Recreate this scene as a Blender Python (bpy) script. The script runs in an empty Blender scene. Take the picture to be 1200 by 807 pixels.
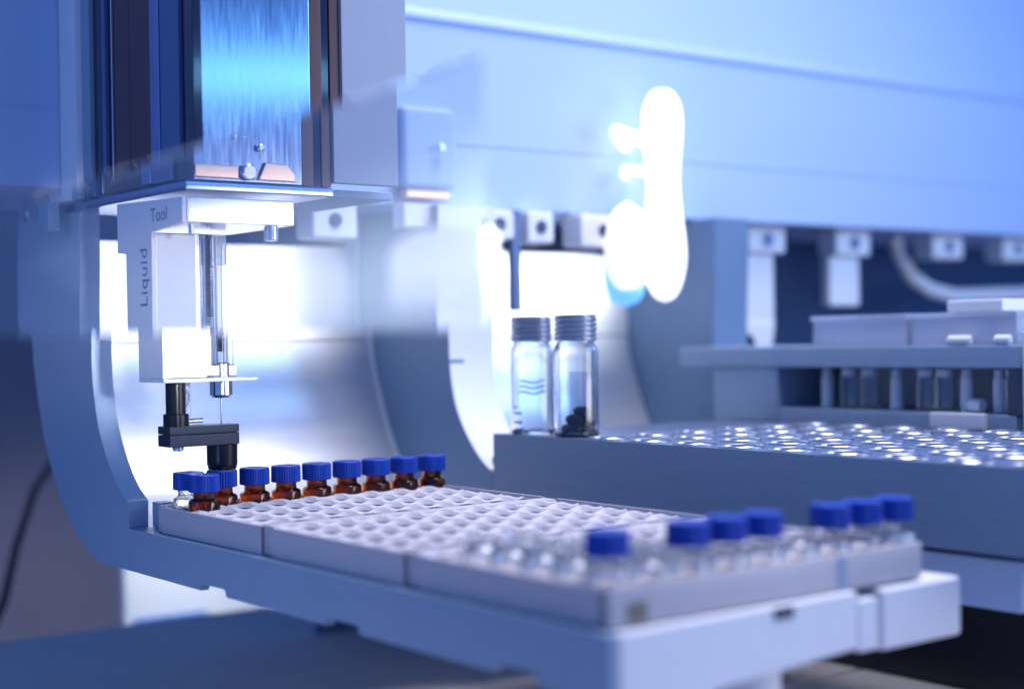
import bpy, bmesh, math, random
from mathutils import Vector, Matrix
random.seed(7)
MM = 0.001
sc = bpy.context.scene
COL = sc.collection
R = math.radians

# ------------------------------------------------------------------ camera
cam = bpy.data.cameras.new('camera')
camo = bpy.data.objects.new('camera', cam)
COL.objects.link(camo)
yaw, pitch, roll = 0.649, -0.003, -0.016
cy, sy, cp, sp = math.cos(yaw), math.sin(yaw), math.cos(pitch), math.sin(pitch)
fwd = Vector((sy*cp, cy*cp, sp)); rgt = Vector((cy, -sy, 0)); upv = rgt.cross(fwd)
cr, sr = math.cos(roll), math.sin(roll)
r2 = rgt*cr + upv*sr; u2 = -rgt*sr + upv*cr
CAMPOS = Vector((-238.42, -534.17, 59.6))
mt = Matrix((r2, u2, -fwd)).transposed().to_4x4()
mt.translation = CAMPOS*MM
camo.matrix_world = mt
cam.sensor_width = 36; cam.lens = 53.04
cam.clip_start = 0.01; cam.clip_end = 60
cam.dof.use_dof = True
cam.dof.focus_distance = 0.569
cam.dof.aperture_fstop = 4.8
cam.dof.aperture_blades = 7
sc.camera = camo

# ------------------------------------------------------------------ world
w = bpy.data.worlds.new('World'); sc.world = w; w.use_nodes = True
bg = w.node_tree.nodes['Background']
bg.inputs[0].default_value = (0.11, 0.30, 0.95, 1); bg.inputs[1].default_value = 0.58

# ------------------------------------------------------------------ lamps
def area(name, pos, target, sx, sy_, power, color, spread=180):
    l = bpy.data.lights.new(name, 'AREA'); l.shape = 'RECTANGLE'
    l.size = sx*MM; l.size_y = sy_*MM; l.energy = power; l.color = color; l.spread = R(spread)
    o = bpy.data.objects.new(name, l); COL.objects.link(o)
    o.location = Vector(pos)*MM
    o.rotation_euler = (Vector(target)-Vector(pos)).to_track_quat('-Z', 'Y').to_euler()
    return o
area('ceiling_key_lamp', (260, -230, 760), (150, -130, 0), 420, 300, 2.2, (0.95, 0.92, 1.0), 90)
area('left_blue_fill', (-520, -80, 160), (60, 200, -100), 200, 200, 0.08, (0.16, 0.42, 1.0), 100)  # added fill light to lift the dark table at left
area('front_blue_lamp', (800, -520, 420), (330, 60, 190), 500, 260, 1.4, (0.30, 0.52, 1.0), 110)
area('softbox_lamp', (620, -770, 92), (100, 100, 70), 480, 190, 0.85, (0.96, 0.94, 1.0), 120)
area('patch_fill', (-210.0, -229.3, 50), (-50.5, -262.4, 75), 16, 16, 0.035, (0.95, 0.97, 1.0), 18)  # added small light to whiten the patch on the guard
area('tool_fill', (-40, -420, 95), (2, -20, 76), 30, 30, 0.03, (1.0, 0.98, 1.0), 13)  # added light to whiten the tool's front face
area('bench_fill', (-360, -260, -65), (140, 60, -100), 60, 50, 0.03, (0.5, 0.64, 1.0), 60)  # added low light to lift the bench top
area('bay_fill', (82, 82, 121), (82, 121, 90), 130, 8, 0.13, (1.0, 0.98, 1.0), 55)  # added light under the beam that whitens the first back sheet
area('bay_fill', (260, 82, 121), (260, 121, 86), 130, 8, 0.14, (0.9, 0.95, 1.0), 55)  # same added light for the second back sheet
area('cyan_band_fill', (301, -585, 262), (18, -46, 150), 600, 22, 0.085, (0.22, 0.62, 1.0), 100)  # added off-view light that makes the cyan band on the steel
area('case_fill', (190, 320, 40), (235, 450, -110), 100, 60, 0.16, (0.85, 0.92, 1.0), 90)  # added light to brighten the white case behind

sc.view_settings.view_transform = 'Standard'; sc.view_settings.look = 'None'
sc.view_settings.exposure = 0; sc.view_settings.gamma = 1
try: sc.view_settings.use_curve_mapping = False
except Exception: pass
sc.cycles.use_denoising = True
sc.cycles.max_bounces = 12; sc.cycles.transmission_bounces = 12; sc.cycles.transparent_max_bounces = 12
sc.cycles.sample_clamp_indirect = 6

# ------------------------------------------------------------------ materials
def mat(name, col, rough=0.5, metal=0.0, trans=0.0, ior=1.45, emis=None, es=0, noise=0.0, nscale=(300, 300, 300),
        bump=0.0, bscale=(400, 400, 400), coat=0.0, spec=0.5, aniso=0.0, rvar=0.0):
    m = bpy.data.materials.new(name); m.use_nodes = True
    nt = m.node_tree; b = nt.nodes['Principled BSDF']
    b.inputs['Base Color'].default_value = (*col, 1)
    b.inputs['Roughness'].default_value = rough
    b.inputs['Metallic'].default_value = metal
    b.inputs['Transmission Weight'].default_value = trans
    b.inputs['IOR'].default_value = ior
    b.inputs['Coat Weight'].default_value = coat
    b.inputs['Specular IOR Level'].default_value = spec
    b.inputs['Anisotropic'].default_value = aniso
    if emis:
        b.inputs['Emission Color'].default_value = (*emis, 1); b.inputs['Emission Strength'].default_value = es
    if noise or bump or rvar:
        tc = nt.nodes.new('ShaderNodeTexCoord')
    def tex(scale, detail=4):
        mp = nt.nodes.new('ShaderNodeMapping'); mp.inputs['Scale'].default_value = scale
        nt.links.new(tc.outputs['Object'], mp.inputs['Vector'])
        n = nt.nodes.new('ShaderNodeTexNoise'); n.inputs['Scale'].default_value = 1; n.inputs['Detail'].default_value = detail
        nt.links.new(mp.outputs[0], n.inputs['Vector']); return n
    if noise:
        n = tex(nscale); mr = nt.nodes.new('ShaderNodeMapRange')
        mr.inputs[3].default_value = 1-noise; mr.inputs[4].default_value = 1+noise
        nt.links.new(n.outputs['Fac'], mr.inputs[0])
        mx = nt.nodes.new('ShaderNodeMix'); mx.data_type = 'RGBA'; mx.blend_type = 'MULTIPLY'; mx.inputs[0].default_value = 1
        mx.inputs[6].default_value = (*col, 1); nt.links.new(mr.outputs[0], mx.inputs[7])
        nt.links.new(mx.outputs[2], b.inputs['Base Color'])
    if rvar:
        n = tex(nscale); mr = nt.nodes.new('ShaderNodeMapRange')
        mr.inputs[3].default_value = max(0.01, rough-rvar); mr.inputs[4].default_value = rough+rvar
        nt.links.new(n.outputs['Fac'], mr.inputs[0]); nt.links.new(mr.outputs[0], b.inputs['Roughness'])
    if bump:
        n = tex(bscale, 3); bp = nt.nodes.new('ShaderNodeBump'); bp.inputs['Strength'].default_value = bump
        bp.inputs['Distance'].default_value = 0.0002
        nt.links.new(n.outputs['Fac'], bp.inputs['Height']); nt.links.new(bp.outputs[0], b.inputs['Normal'])
    return m
M = {}
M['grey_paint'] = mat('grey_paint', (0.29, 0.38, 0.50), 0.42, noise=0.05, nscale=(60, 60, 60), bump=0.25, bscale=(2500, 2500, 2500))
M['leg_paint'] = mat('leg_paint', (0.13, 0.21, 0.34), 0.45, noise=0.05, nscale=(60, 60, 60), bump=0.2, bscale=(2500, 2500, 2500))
M['light_paint'] = mat('light_paint', (0.82, 0.82, 0.84), 0.4, noise=0.03, nscale=(50, 50, 50), bump=0.15, bscale=(2500, 2500, 2500))
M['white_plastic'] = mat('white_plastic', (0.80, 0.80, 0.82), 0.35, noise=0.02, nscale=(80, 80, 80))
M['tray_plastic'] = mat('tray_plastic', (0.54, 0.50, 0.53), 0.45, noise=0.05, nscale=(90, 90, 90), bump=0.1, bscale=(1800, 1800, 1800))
M['wing_paint'] = mat('wing_paint', (0.34, 0.37, 0.46), 0.45, noise=0.03, nscale=(40, 40, 40), bump=0.3, bscale=(1800, 1800, 1800))
M['beam_paint'] = mat('beam_paint', (0.44, 0.57, 0.82), 0.5, noise=0.03, nscale=(10, 10, 40))
M['sheet_steel'] = mat('sheet_steel', (0.82, 0.82, 0.84), 0.32, 0.6, noise=0.06, nscale=(8, 900, 900), rvar=0.08)
M['steel'] = mat('steel', (0.36, 0.44, 0.66), 0.17, 1.0, noise=0.30, nscale=(900, 900, 60), rvar=0.07, bump=0.04, bscale=(1800, 1800, 120))
M['bright_steel'] = mat('bright_steel', (0.75, 0.76, 0.80), 0.18, 1.0, rvar=0.05, nscale=(400, 400, 400))
M['liner_steel'] = mat('liner_steel', (0.48, 0.50, 0.58), 0.3, 1.0)
M['jar_cap'] = mat('jar_cap', (0.34, 0.38, 0.48), 0.35, 0.6)
M['plate_steel'] = mat('plate_steel', (0.16, 0.21, 0.34), 0.4, 0.7, noise=0.1, nscale=(200, 200, 200))
M['copper'] = mat('copper', (0.70, 0.45, 0.36), 0.3, 1.0)
M['dark_glass'] = mat('dark_glass', (0.012, 0.016, 0.05), 0.12, 0.0, coat=0.5)
M['dark_brown'] = mat('dark_brown', (0.10, 0.045, 0.05), 0.3, noise=0.2, nscale=(500, 500, 4))
M['mid_blue'] = mat('mid_blue', (0.10, 0.16, 0.32), 0.4)
M['black'] = mat('black_plastic', (0.006, 0.007, 0.011), 0.25, noise=0.1, nscale=(200, 200, 200))
M['black_anod'] = mat('black_anodised', (0.035, 0.045, 0.07), 0.38, 0.3, noise=0.2, nscale=(900, 900, 900), bump=0.2, bscale=(3000, 3000, 3000))
M['blue_cap'] = mat('blue_cap', (0.002, 0.048, 0.38), 0.38, noise=0.08, nscale=(300, 300, 300), bump=0.1, bscale=(2500, 2500, 2500))
M['septum'] = mat('septum', (0.012, 0.10, 0.55), 0.55)
M['amber'] = mat('amber_glass', (0.38, 0.125, 0.03), 0.03, trans=1.0, ior=1.5)
M['clear'] = mat('clear_glass', (0.97, 0.98, 1.0), 0.02, trans=1.0, ior=1.48)
M['wet_glass'] = mat('wet_glass', (0.95, 0.97, 1.0), 0.03, trans=1.0, ior=1.48, bump=1.0, bscale=(900, 900, 900))
M['label'] = mat('paper_label', (0.82, 0.82, 0.80), 0.6)
M['ink'] = mat('black_ink', (0.01, 0.01, 0.012), 0.5)
M['grey_ink'] = mat('grey_ink', (0.16, 0.20, 0.28), 0.5)
M['white_ink'] = mat('white_ink', (0.8, 0.82, 0.85), 0.5)
M['blue_ink'] = mat('blue_ink', (0.05, 0.16, 0.5), 0.5)
M['block'] = mat('anodised_block', (0.19, 0.27, 0.38), 0.5, 0.12, noise=0.10, nscale=(6, 30, 700), bump=0.25, bscale=(30, 60, 2500))
M['dark_steel'] = mat('dark_steel', (0.06, 0.08, 0.13), 0.38, 0.6, noise=0.15, nscale=(300, 300, 300))
M['stone'] = mat('black_stone', (0.012, 0.013, 0.02), 0.5, noise=0.3, nscale=(300, 300, 300))
M['table'] = mat('table_laminate', (0.60, 0.57, 0.57), 0.5, noise=0.06, nscale=(25, 25, 25), bump=0.1, bscale=(700, 700, 700))
M['wall'] = mat('wall_paint', (0.34, 0.29, 0.32), 0.7, noise=0.12, nscale=(3, 3, 3))
M['back_panel'] = mat('dark_blue_panel', (0.05, 0.10, 0.22), 0.4, noise=0.12, nscale=(8, 8, 8))
M['olive'] = mat('olive_plastic', (0.16, 0.15, 0.12), 0.5)
M['clear_plastic'] = mat('clear_plastic', (0.88, 0.91, 1.0), 0.12, trans=0.62, ior=1.2)
M['flare_glow'] = mat('flare_glow', (1, 1, 1), 0.4, emis=(1.0, 0.96, 0.93), es=1.15)  # emissive white of the modelled reflection
M['flare_soft'] = mat('flare_soft_glow', (1, 1, 1), 0.4, emis=(1.0, 0.96, 0.93), es=0.78)
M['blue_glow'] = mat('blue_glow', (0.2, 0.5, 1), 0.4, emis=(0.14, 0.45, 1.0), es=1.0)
def milky():
    m = bpy.data.materials.new('milky_acrylic'); m.use_nodes = True; nt = m.node_tree
    b = nt.nodes['Principled BSDF']
    b.inputs['Base Color'].default_value = (0.96, 0.98, 1, 1); b.inputs['Transmission Weight'].default_value = 1
    b.inputs['Roughness'].default_value = 0.0; b.inputs['IOR'].default_value = 1.49
    d = nt.nodes.new('ShaderNodeBsdfDiffuse'); d.inputs[0].default_value = (0.6, 0.72, 0.9, 1)
    mx = nt.nodes.new('ShaderNodeMixShader'); mx.inputs[0].default_value = 0.10
    nt.links.new(b.outputs[0], mx.inputs[1]); nt.links.new(d.outputs[0], mx.inputs[2])
    nt.links.new(mx.outputs[0], nt.nodes['Material Output'].inputs['Surface'])
    return m
M['milky'] = milky()

# ------------------------------------------------------------------ helpers
class B:
    """collects shapes given in mm; link() makes ONE mesh object"""
    def __init__(s): s.bm = bmesh.new(); s.bev = False
    def box(s, x0, x1, y0, y1, z0, z1, bev=0.0, seg=2):
        ret = bmesh.ops.create_cube(s.bm, size=1)
        vs = ret['verts']
        for v in vs:
            v.co = Vector(((x0+x1)/2+v.co.x*(x1-x0), (y0+y1)/2+v.co.y*(y1-y0), (z0+z1)/2+v.co.z*(z1-z0)))
        if bev:
            s.bev = True
            es = list({e for v in vs for e in v.link_edges})
            bmesh.ops.bevel(s.bm, geom=es, offset=bev, segments=seg, affect='EDGES', profile=0.5)
        return s
    def prism(s, pts, axis, a, b, bev=0.0):
        """closed polygon pts in the plane normal to axis, extruded a..b"""
        def P(p, t):
            return {'X': (t, p[0], p[1]), 'Y': (p[0], t, p[1]), 'Z': (p[0], p[1], t)}[axis]
        v0 = [s.bm.verts.new(P(p, a)) for p in pts]; v1 = [s.bm.verts.new(P(p, b)) for p in pts]
        n = len(pts); fs = [s.bm.faces.new(v0), s.bm.faces.new(v1)]
        for i in range(n): fs.append(s.bm.faces.new((v0[i], v0[(i+1) % n], v1[(i+1) % n], v1[i])))
        if bev:
            s.bev = True
            es = list({e for f in fs[:2] for e in f.edges})
            bmesh.ops.bevel(s.bm, geom=es, offset=bev, segments=2, affect='EDGES', profile=0.5)
        return s
    def strip(s, prof, x0, x1, th):
        """curved sheet: profile (y,z) extruded in x with thickness th"""
        n = len(prof); out = []
        for i, (y, z) in enumerate(prof):
            a = prof[max(0, i-1)]; c = prof[min(n-1, i+1)]
            t = Vector((c[0]-a[0], c[1]-a[1])).normalized(); out.append((y-t.y*th, z+t.x*th))
        poly = list(prof)+out[::-1]
        # quads rather than one ngon
        A = [s.bm.verts.new((x0, y, z)) for y, z in prof]; Bv = [s.bm.verts.new((x1, y, z)) for y, z in prof]
        Cc = [s.bm.verts.new((x0, y, z)) for y, z in out]; D = [s.bm.verts.new((x1, y, z)) for y, z in out]
        F = s.bm.faces.new
        for i in range(n-1):
            F((A[i], A[i+1], Bv[i+1], Bv[i])); F((Cc[i], D[i], D[i+1], Cc[i+1]))
            F((A[i], Cc[i], Cc[i+1], A[i+1])); F((Bv[i], Bv[i+1], D[i+1], D[i]))
        F((A[0], Bv[0], D[0], Cc[0])); F((A[-1], Cc[-1], D[-1], Bv[-1]))
        return s
    def lathe(s, prof, cx=0, cy_=0, seg=40, closed=False, rad=None):
        """profile of (r,z) turned round a vertical axis"""
        rings = []
        for k, (r, z) in enumerate(prof):
            if r < 1e-6: rings.append([s.bm.verts.new((cx, cy_, z))]); continue
            ring = []
            for i in range(seg):
                rr = r if rad is None else rad(r, i, k)
                a = 2*math.pi*i/seg
                ring.append(s.bm.verts.new((cx+rr*math.cos(a), cy_+rr*math.sin(a), z)))
            rings.append(ring)
        pairs = list(zip(rings, rings[1:]))
        if closed: pairs.append((rings[-1], rings[0]))
        for p, q in pairs:
            if len(p) == 1 and len(q) == 1: continue
            for i in range(seg):
                j = (i+1) % seg
                if len(p) == 1: s.bm.faces.new((p[0], q[j], q[i]))
                elif len(q) == 1: s.bm.faces.new((p[i], p[j], q[0]))
                else: s.bm.faces.new((p[i], p[j], q[j], q[i]))
        return s
    def cyl(s, cx, cy_, z0, z1, r, seg=32, ch=0.0):
        if ch: return s.lathe([(0, z0), (r-ch, z0), (r, z0+ch), (r, z1-ch), (r-ch, z1), (0, z1)], cx, cy_, seg)
        return s.lathe([(0, z0), (r, z0), (r, z1), (0, z1)], cx, cy_, seg)
    def tube(s, pts, r, seg=12):
        pts = [Vector(p) for p in pts]; rings = []
        for i, p in enumerate(pts):
            t = (pts[min(i+1, len(pts)-1)]-pts[max(i-1, 0)]).normalized()
            a = t.orthogonal().normalized() if i == 0 else (a - t*a.dot(t)).normalized()
            b = t.cross(a)
            rings.append([s.bm.verts.new(p+(a*math.cos(2*math.pi*k/seg)+b*math.sin(2*math.pi*k/seg))*r) for k in range(seg)])
        for p, q in zip(rings, rings[1:]):
            for k in range(seg): s.bm.faces.new((p[k], p[(k+1) % seg], q[(k+1) % seg], q[k]))
        s.bm.faces.new(rings[0][::-1]); s.bm.faces.new(rings[-1])
        return s
    def disc(s, axis, pos, cx, cy_, r, th, seg=24):
        """short cylinder along X or Y"""
        b = B(); b.cyl(0, 0, 0, th, r, seg, th*0.25)
        rot = Matrix.Rotation(R(-90), 4, 'Y') if axis == '-X' else Matrix.Rotation(R(90), 4, 'X')
        bmesh.ops.transform(b.bm, matrix=rot, verts=b.bm.verts)
        p = Vector((pos, cx, cy_)) if axis == '-X' else Vector((cx, pos, cy_))
        bmesh.ops.translate(b.bm, vec=p, verts=b.bm.verts)
        me = bpy.data.meshes.new('tmp'); b.bm.to_mesh(me); s.bm.from_mesh(me); bpy.data.meshes.remove(me); b.bm.free()
        return s
    def mesh(s, name, material, origin=(0, 0, 0), smooth=True, ang=27):
        bmesh.ops.recalc_face_normals(s.bm, faces=s.bm.faces)
        o = Vector(origin)
        for v in s.bm.verts: v.co = (v.co-o)*MM
        me = bpy.data.meshes.new(name); s.bm.to_mesh(me); s.bm.free()
        me.materials.append(material)
        if smooth:
            me.shade_smooth()
            me.set_sharp_from_angle(angle=R(ang))
        return me
def empty(name, loc, label, cat, group=None):
    o = bpy.data.objects.new(name, None); COL.objects.link(o); o.location = Vector(loc)*MM
    o.empty_display_size = 0.005
    o['label'] = label; o['category'] = cat
    if group: o['group'] = group
    o['_org'] = 0
    del o['_org']
    ORG[o.name] = Vector(loc)
    return o
ORG = {}
def weigh(o, b):
    if b.bev:
        w_ = o.modifiers.new('weighted_normal', 'WEIGHTED_NORMAL'); w_.keep_sharp = True; w_.weight = 100
def part(name, b, m, parent, label=None, ang=27):
    me = b.mesh(name, M[m], ORG[parent.name], ang=ang)
    o = bpy.data.objects.new(name, me); COL.objects.link(o); o.parent = parent
    weigh(o, b)
    ORG[o.name] = ORG[parent.name]
    if label: o['label'] = label
    return o
def single(name, b, m, loc, label, cat, group=None):
    me = b.mesh(name, M[m], loc)
    o = bpy.data.objects.new(name, me); COL.objects.link(o); o.location = Vector(loc)*MM
    weigh(o, b)
    o['label'] = label; o['category'] = cat
    if group: o['group'] = group
    ORG[o.name] = Vector(loc)
    return o
def struct(name, b, m):
    me = b.mesh(name, M[m]); o = bpy.data.objects.new(name, me); COL.objects.link(o); o['kind'] = 'structure'
    ORG[o.name] = Vector((0, 0, 0))
    return o
def dup(root, loc, label, group=None):
    r = root.copy(); COL.objects.link(r); r.location = Vector(loc)*MM
    r['label'] = label
    if group: r['group'] = group
    for ch in list(root.children):
        c = ch.copy(); COL.objects.link(c); c.parent = r
        for g in ch.children:
            d = g.copy(); COL.objects.link(d); d.parent = c
    return r
def text_part(name, body, size, m, parent, mtx, th=0.02):
    cu = bpy.data.curves.new(name, 'FONT'); cu.body = body; cu.size = size; cu.extrude = th
    cu.align_x = 'LEFT'; cu.space_character = 1.05
    to = bpy.data.objects.new(name+'_tmp', cu); COL.objects.link(to)
    bpy.context.view_layer.update()
    me = bpy.data.meshes.new_from_object(to.evaluated_get(bpy.context.evaluated_depsgraph_get()))
    bpy.data.objects.remove(to)
    org = ORG[parent.name]
    for v in me.vertices:
        v.co = (mtx @ v.co - org)*MM
    me.name = name; me.materials.clear(); me.materials.append(M[m])
    o = bpy.data.objects.new(name, me); COL.objects.link(o); o.parent = parent
    ORG[o.name] = org
    return o

# ------------------------------------------------------------------ the setting
table = bpy.data.objects.new('table', None); COL.objects.link(table); table['kind'] = 'structure'; ORG['table'] = Vector((0, 0, 0))
part('table_frame', B().box(-500, 1300, -500, 290, -160, -104), 'table', table)
# laminate panels with open seams
part('panel', B().prism([(-499, -499), (329, -499), (329, -60.5), (-499, -76)], 'Z', -104, -100, 0.6), 'table', table)
part('panel', B().prism([(-499, -73.6), (329, -58), (329, 289), (-499, 289)], 'Z', -104, -100, 0.6), 'table', table)
part('panel', B().prism([(331.5, -499), (1299, -499), (1299, -42), (331.5, -60.5)], 'Z', -104, -100, 0.6), 'table', table)
part('panel', B().prism([(331.5, -58), (1299, -39.6), (1299, 289), (331.5, 289)], 'Z', -104, -100, 0.6), 'table', table)
struct('back_wall', B().box(-900, 1900, 760, 800, -900, 700), 'wall')
struct('instrument_back_panel', B().box(176, 1500, 190, 196, -99.9, 300), 'back_panel')
struct('floor', B().box(-900, 1900, -900, 800, -905, -890), 'wall')

# equipment behind, low left
o = empty('equipment_case', (230, 450, -900), 'bright white equipment case standing far behind, seen under the tray holder', 'case')
part('body', B().box(172, 300, 450, 460, -900, -84, 3), 'white_plastic', o)
part('stripe', B().box(178, 232, 446, 450, -134, -128, 0.5), 'blue_ink', o)
single('power_cable', B().tube([(150, 500, -10), (118, 470, -36), (88, 420, -66), (70, 392, -96), (45, 372, -130), (20, 350, -200)], 2.6), 'black', (88, 420, -200),
       'black cable running diagonally past the dim wall, left of the holder', 'cable')
single('wall_knob', B().disc('Y', 700, 75, -112, 9, 14), 'light_paint', (75, 700, -112), 'small round pale knob glimmering low on the dim wall', 'knob')

# ------------------------------------------------------------------ horizontal beam
beam = empty('gantry_beam', (300, 70, 125), 'long blue-grey horizontal beam across the top of the machine', 'beam')
part('front_cover', B().prism([(70, 125), (70, 216), (76, 222), (92, 330), (180, 330), (180, 126), (172, 124), (78, 124)], 'X', -140, 1300, 0.8), 'beam_paint', beam)
part('rib', B().box(-140, 1300, 68.6, 70, 214.5, 217, 0.4), 'beam_paint', beam)
part('rib', B().box(-140, 1300, 69.6, 70, 156, 157, 0.15), 'beam_paint', beam)

# ------------------------------------------------------------------ tray holder with its side leg
outer = [(118.5, 124), (121, 95), (121, 66), (119, 50), (114, 36.2), (108, 21), (99.9, 7.3), (91, -3), (81, -11.2), (72, -17.5), (62.7, -21.9), (54, -25), (44.9, -26.6), (19.5, -26.8)]
inner = [(18.4, -0.2), (22, 0.6), (27, 4), (33, 9.2), (38, 14.6), (42.9, 20.9), (46.8, 27.6), (49.4, 34.3), (51.6, 44), (52.6, 54.8), (52.2, 75), (51, 96), (50.2, 124)]
def leg_poly(k=0.0):
    return outer+inner
holder = empty('tray_holder', (40, -100, -27), 'grey tray holder with curved side leg carrying the vial trays', 'tray holder')
leg = part('side_leg', B().prism(leg_poly(), 'X', -6, 2.5, 0.4), 'grey_paint', holder)
for y, z in ((108, 117), (90, 117)):
    part('screw', B().disc('-X', -6.0, y, z, 3.6, 0.8).disc('-X', -6.6, y, z, 1.8, 0.6, 6), 'bright_steel', leg)
n = [(18.9, -10.8), (18.9, -26.8)]
ed = [(-44, -64), (-131, -151), (-217, -237)]
poly = [(19.1, -10.6), (19.1, -26.8)]
for a, b_ in ed: poly += [(a, -26.8), (a-1, -23.9), (b_+1, -23.9), (b_, -26.8)]
poly += [(-262, -31), (-264, -31), (-264, -10.6)]
part('side_rail', B().prism(poly, 'X', -6, -2.6, 0.3), 'grey_paint', holder)
part('platform', B().box(-2.6, 82.5, -260, 19, -23, -10.8, 0.2), 'grey_paint', holder)
part('well_shade_sheet', B().box(-1.5, 82, -259, -0.5, -10.78, -10.45), 'black', holder)  # added black sheet that darkens the wells from below
part('front_plate', B().prism([(-2.6, -10.6), (83, -10.2), (83, -26), (30, -27.5), (-2.6, -40)], 'Y', -264, -260, 0.8), 'light_paint', holder)
part('front_slot', B().box(50, 57.5, -264.3, -261, -14, -9.9+-0.9, 0.2), 'dark_steel', holder)
part('platform_lip', B().box(83.6, 117, -258, 18, -14, -12.7, 0.3), 'grey_paint', holder)
part('clamp', B().box(2.9, 9, 8, 16.5, -10.7, -0.6, 0.6), 'grey_paint', holder)
part('end_tab', B().box(85.4, 93.5, -262.5, -259, -27.5, -13.0, 1.0), 'light_paint', holder)
part('end_box', B().box(96, 131.5, -262, -240, -28.5, -11.2, 1.5, 3), 'light_paint', holder)
part('support_foot', B().cyl(57, -248, -100, -27.5, 8.6, 40, 0.8), 'white_plastic', holder)

# back sheet of each bay and the further legs
sheetprof = [(121.5, 107.5), (121.8, 90), (121.8, 66), (119.8, 50), (114.8, 36.2), (108.8, 21), (100.7, 7.3), (91.8, -3), (81.8, -11.2), (72.8, -17.5), (63.5, -21.9), (55, -25), (46, -26.2), (20, -26.4)]
def smooth_prof(p, k=4):
    out = []
    for i in range(len(p)-1):
        p0 = p[max(i-1, 0)]; p1 = p[i]; p2 = p[i+1]; p3 = p[min(i+2, len(p)-1)]
        for j in range(k):
            t = j/k
            out.append(tuple(0.5*((2*p1[c])+(-p0[c]+p2[c])*t+(2*p0[c]-5*p1[c]+4*p2[c]-p3[c])*t*t+(-p0[c]+3*p1[c]-3*p2[c]+p3[c])*t**3) for c in (0, 1)))
    out.append(p[-1]); return out
def bay(x0, x1, label):
    s = empty('back_sheet', ((x0+x1)/2, 100, -26), label, 'metal sheet', 'curved back sheets of the bays')
    part('lower_sheet', B().strip(smooth_prof([(121.8, 60.8)]+[p for p in sheetprof if p[1] < 51]) , x0, x1, 0.8), 'sheet_steel', s)
    part('upper_sheet', B().box(x0, x1, 121.2, 122.0, 61.4, 107.5, 0.15), 'sheet_steel', s)
    return s
bay(3.0, 168.6, 'bright curved steel back sheet directly behind the injection tool and amber vials')
bay(178.0, 343.5, 'bright curved steel back sheet behind the two large glass jars')
def far_leg(x, label):
    g = empty('curved_support', (x+4, 90, -27), label, 'leg', 'curved legs further along the machine')
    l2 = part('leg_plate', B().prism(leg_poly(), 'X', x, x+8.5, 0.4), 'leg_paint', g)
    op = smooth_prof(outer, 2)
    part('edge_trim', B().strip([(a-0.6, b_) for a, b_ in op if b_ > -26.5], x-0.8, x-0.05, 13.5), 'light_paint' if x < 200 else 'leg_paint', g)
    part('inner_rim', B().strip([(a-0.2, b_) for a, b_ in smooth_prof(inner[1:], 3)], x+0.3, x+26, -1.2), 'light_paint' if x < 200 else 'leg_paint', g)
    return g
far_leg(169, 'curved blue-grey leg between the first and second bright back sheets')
far_leg(344, 'curved blue-grey leg at right of the second back sheet, partly behind the rack')

# beam brackets above the bays
def bracket(x, y, w_, h, label, round_=False):
    g = empty('bracket', (x, y, 124-h), label, 'bracket', 'brackets clamped under the beam')
    part('block', B().box(x-w_/2, x+w_/2, y-6, y+10, 124-h, 123.8, 1.6, 3), 'light_paint', g)
    part('screw', B().disc('Y', y-6, x, 124-h*0.5, 3.3, 1.0).disc('Y', y-6.8, x, 124-h*0.5, 1.6, 0.8, 6), 'dark_steel', g)
    return g
bracket(119, 66, 24, 17, 'pale bracket with a round screw, just right of the tool head')
bracket(206, 66, 21, 15, 'pale bracket under the beam, first past the leg')
bracket(232, 66, 17, 16, 'narrow pale bracket under the beam left of the dark gap')
bracket(273, 66, 30, 17, 'wide pale bracket under the beam left of the white glow')
def hook(x, leg_, label):
    g = empty('bracket', (x, 90, 60), label, 'bracket', 'brackets clamped under the beam')
    part('block', B().box(x-16, x+16, 80, 96, 108, 123.8, 2, 3), 'light_paint', g)
    part('screw', B().disc('Y', 79.8, x, 116, 4.2, 1.2), 'bright_steel', g)
    if leg_ > 0: part('strap', B().box(x-18, x+10, 84, 92, 62 if leg_ > 1 else 77, 108, 2, 3), 'light_paint', g)
    if leg_ > 1:
        part('foot', B().prism([(x-22, 68), (x+9, 68), (x+6, 52), (x-9, 52), (x-9, 60), (x-22, 63)], 'Y', 83, 93, 1), 'light_paint', g)
    return g
hook(417, 2, 'pale hanging bracket with long strap and stepped foot, left end of the rack')
hook(494, 1, 'pale hanging bracket with short strap, second right of the white glow')
hook(588, 0, 'pale strapless bracket beside the curved hose')
hook(664, 0, 'pale strapless bracket at the right edge of the picture')
single('hose', B().tube([(568, 108, 124), (572, 108, 112), (584, 108, 98), (604, 108, 89), (630, 108, 85), (670, 108, 86), (760, 108, 88)], 5, 16), 'light_paint', (600, 108, 85),
       'pale curved hose bending down and right below the beam', 'hose')

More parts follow.
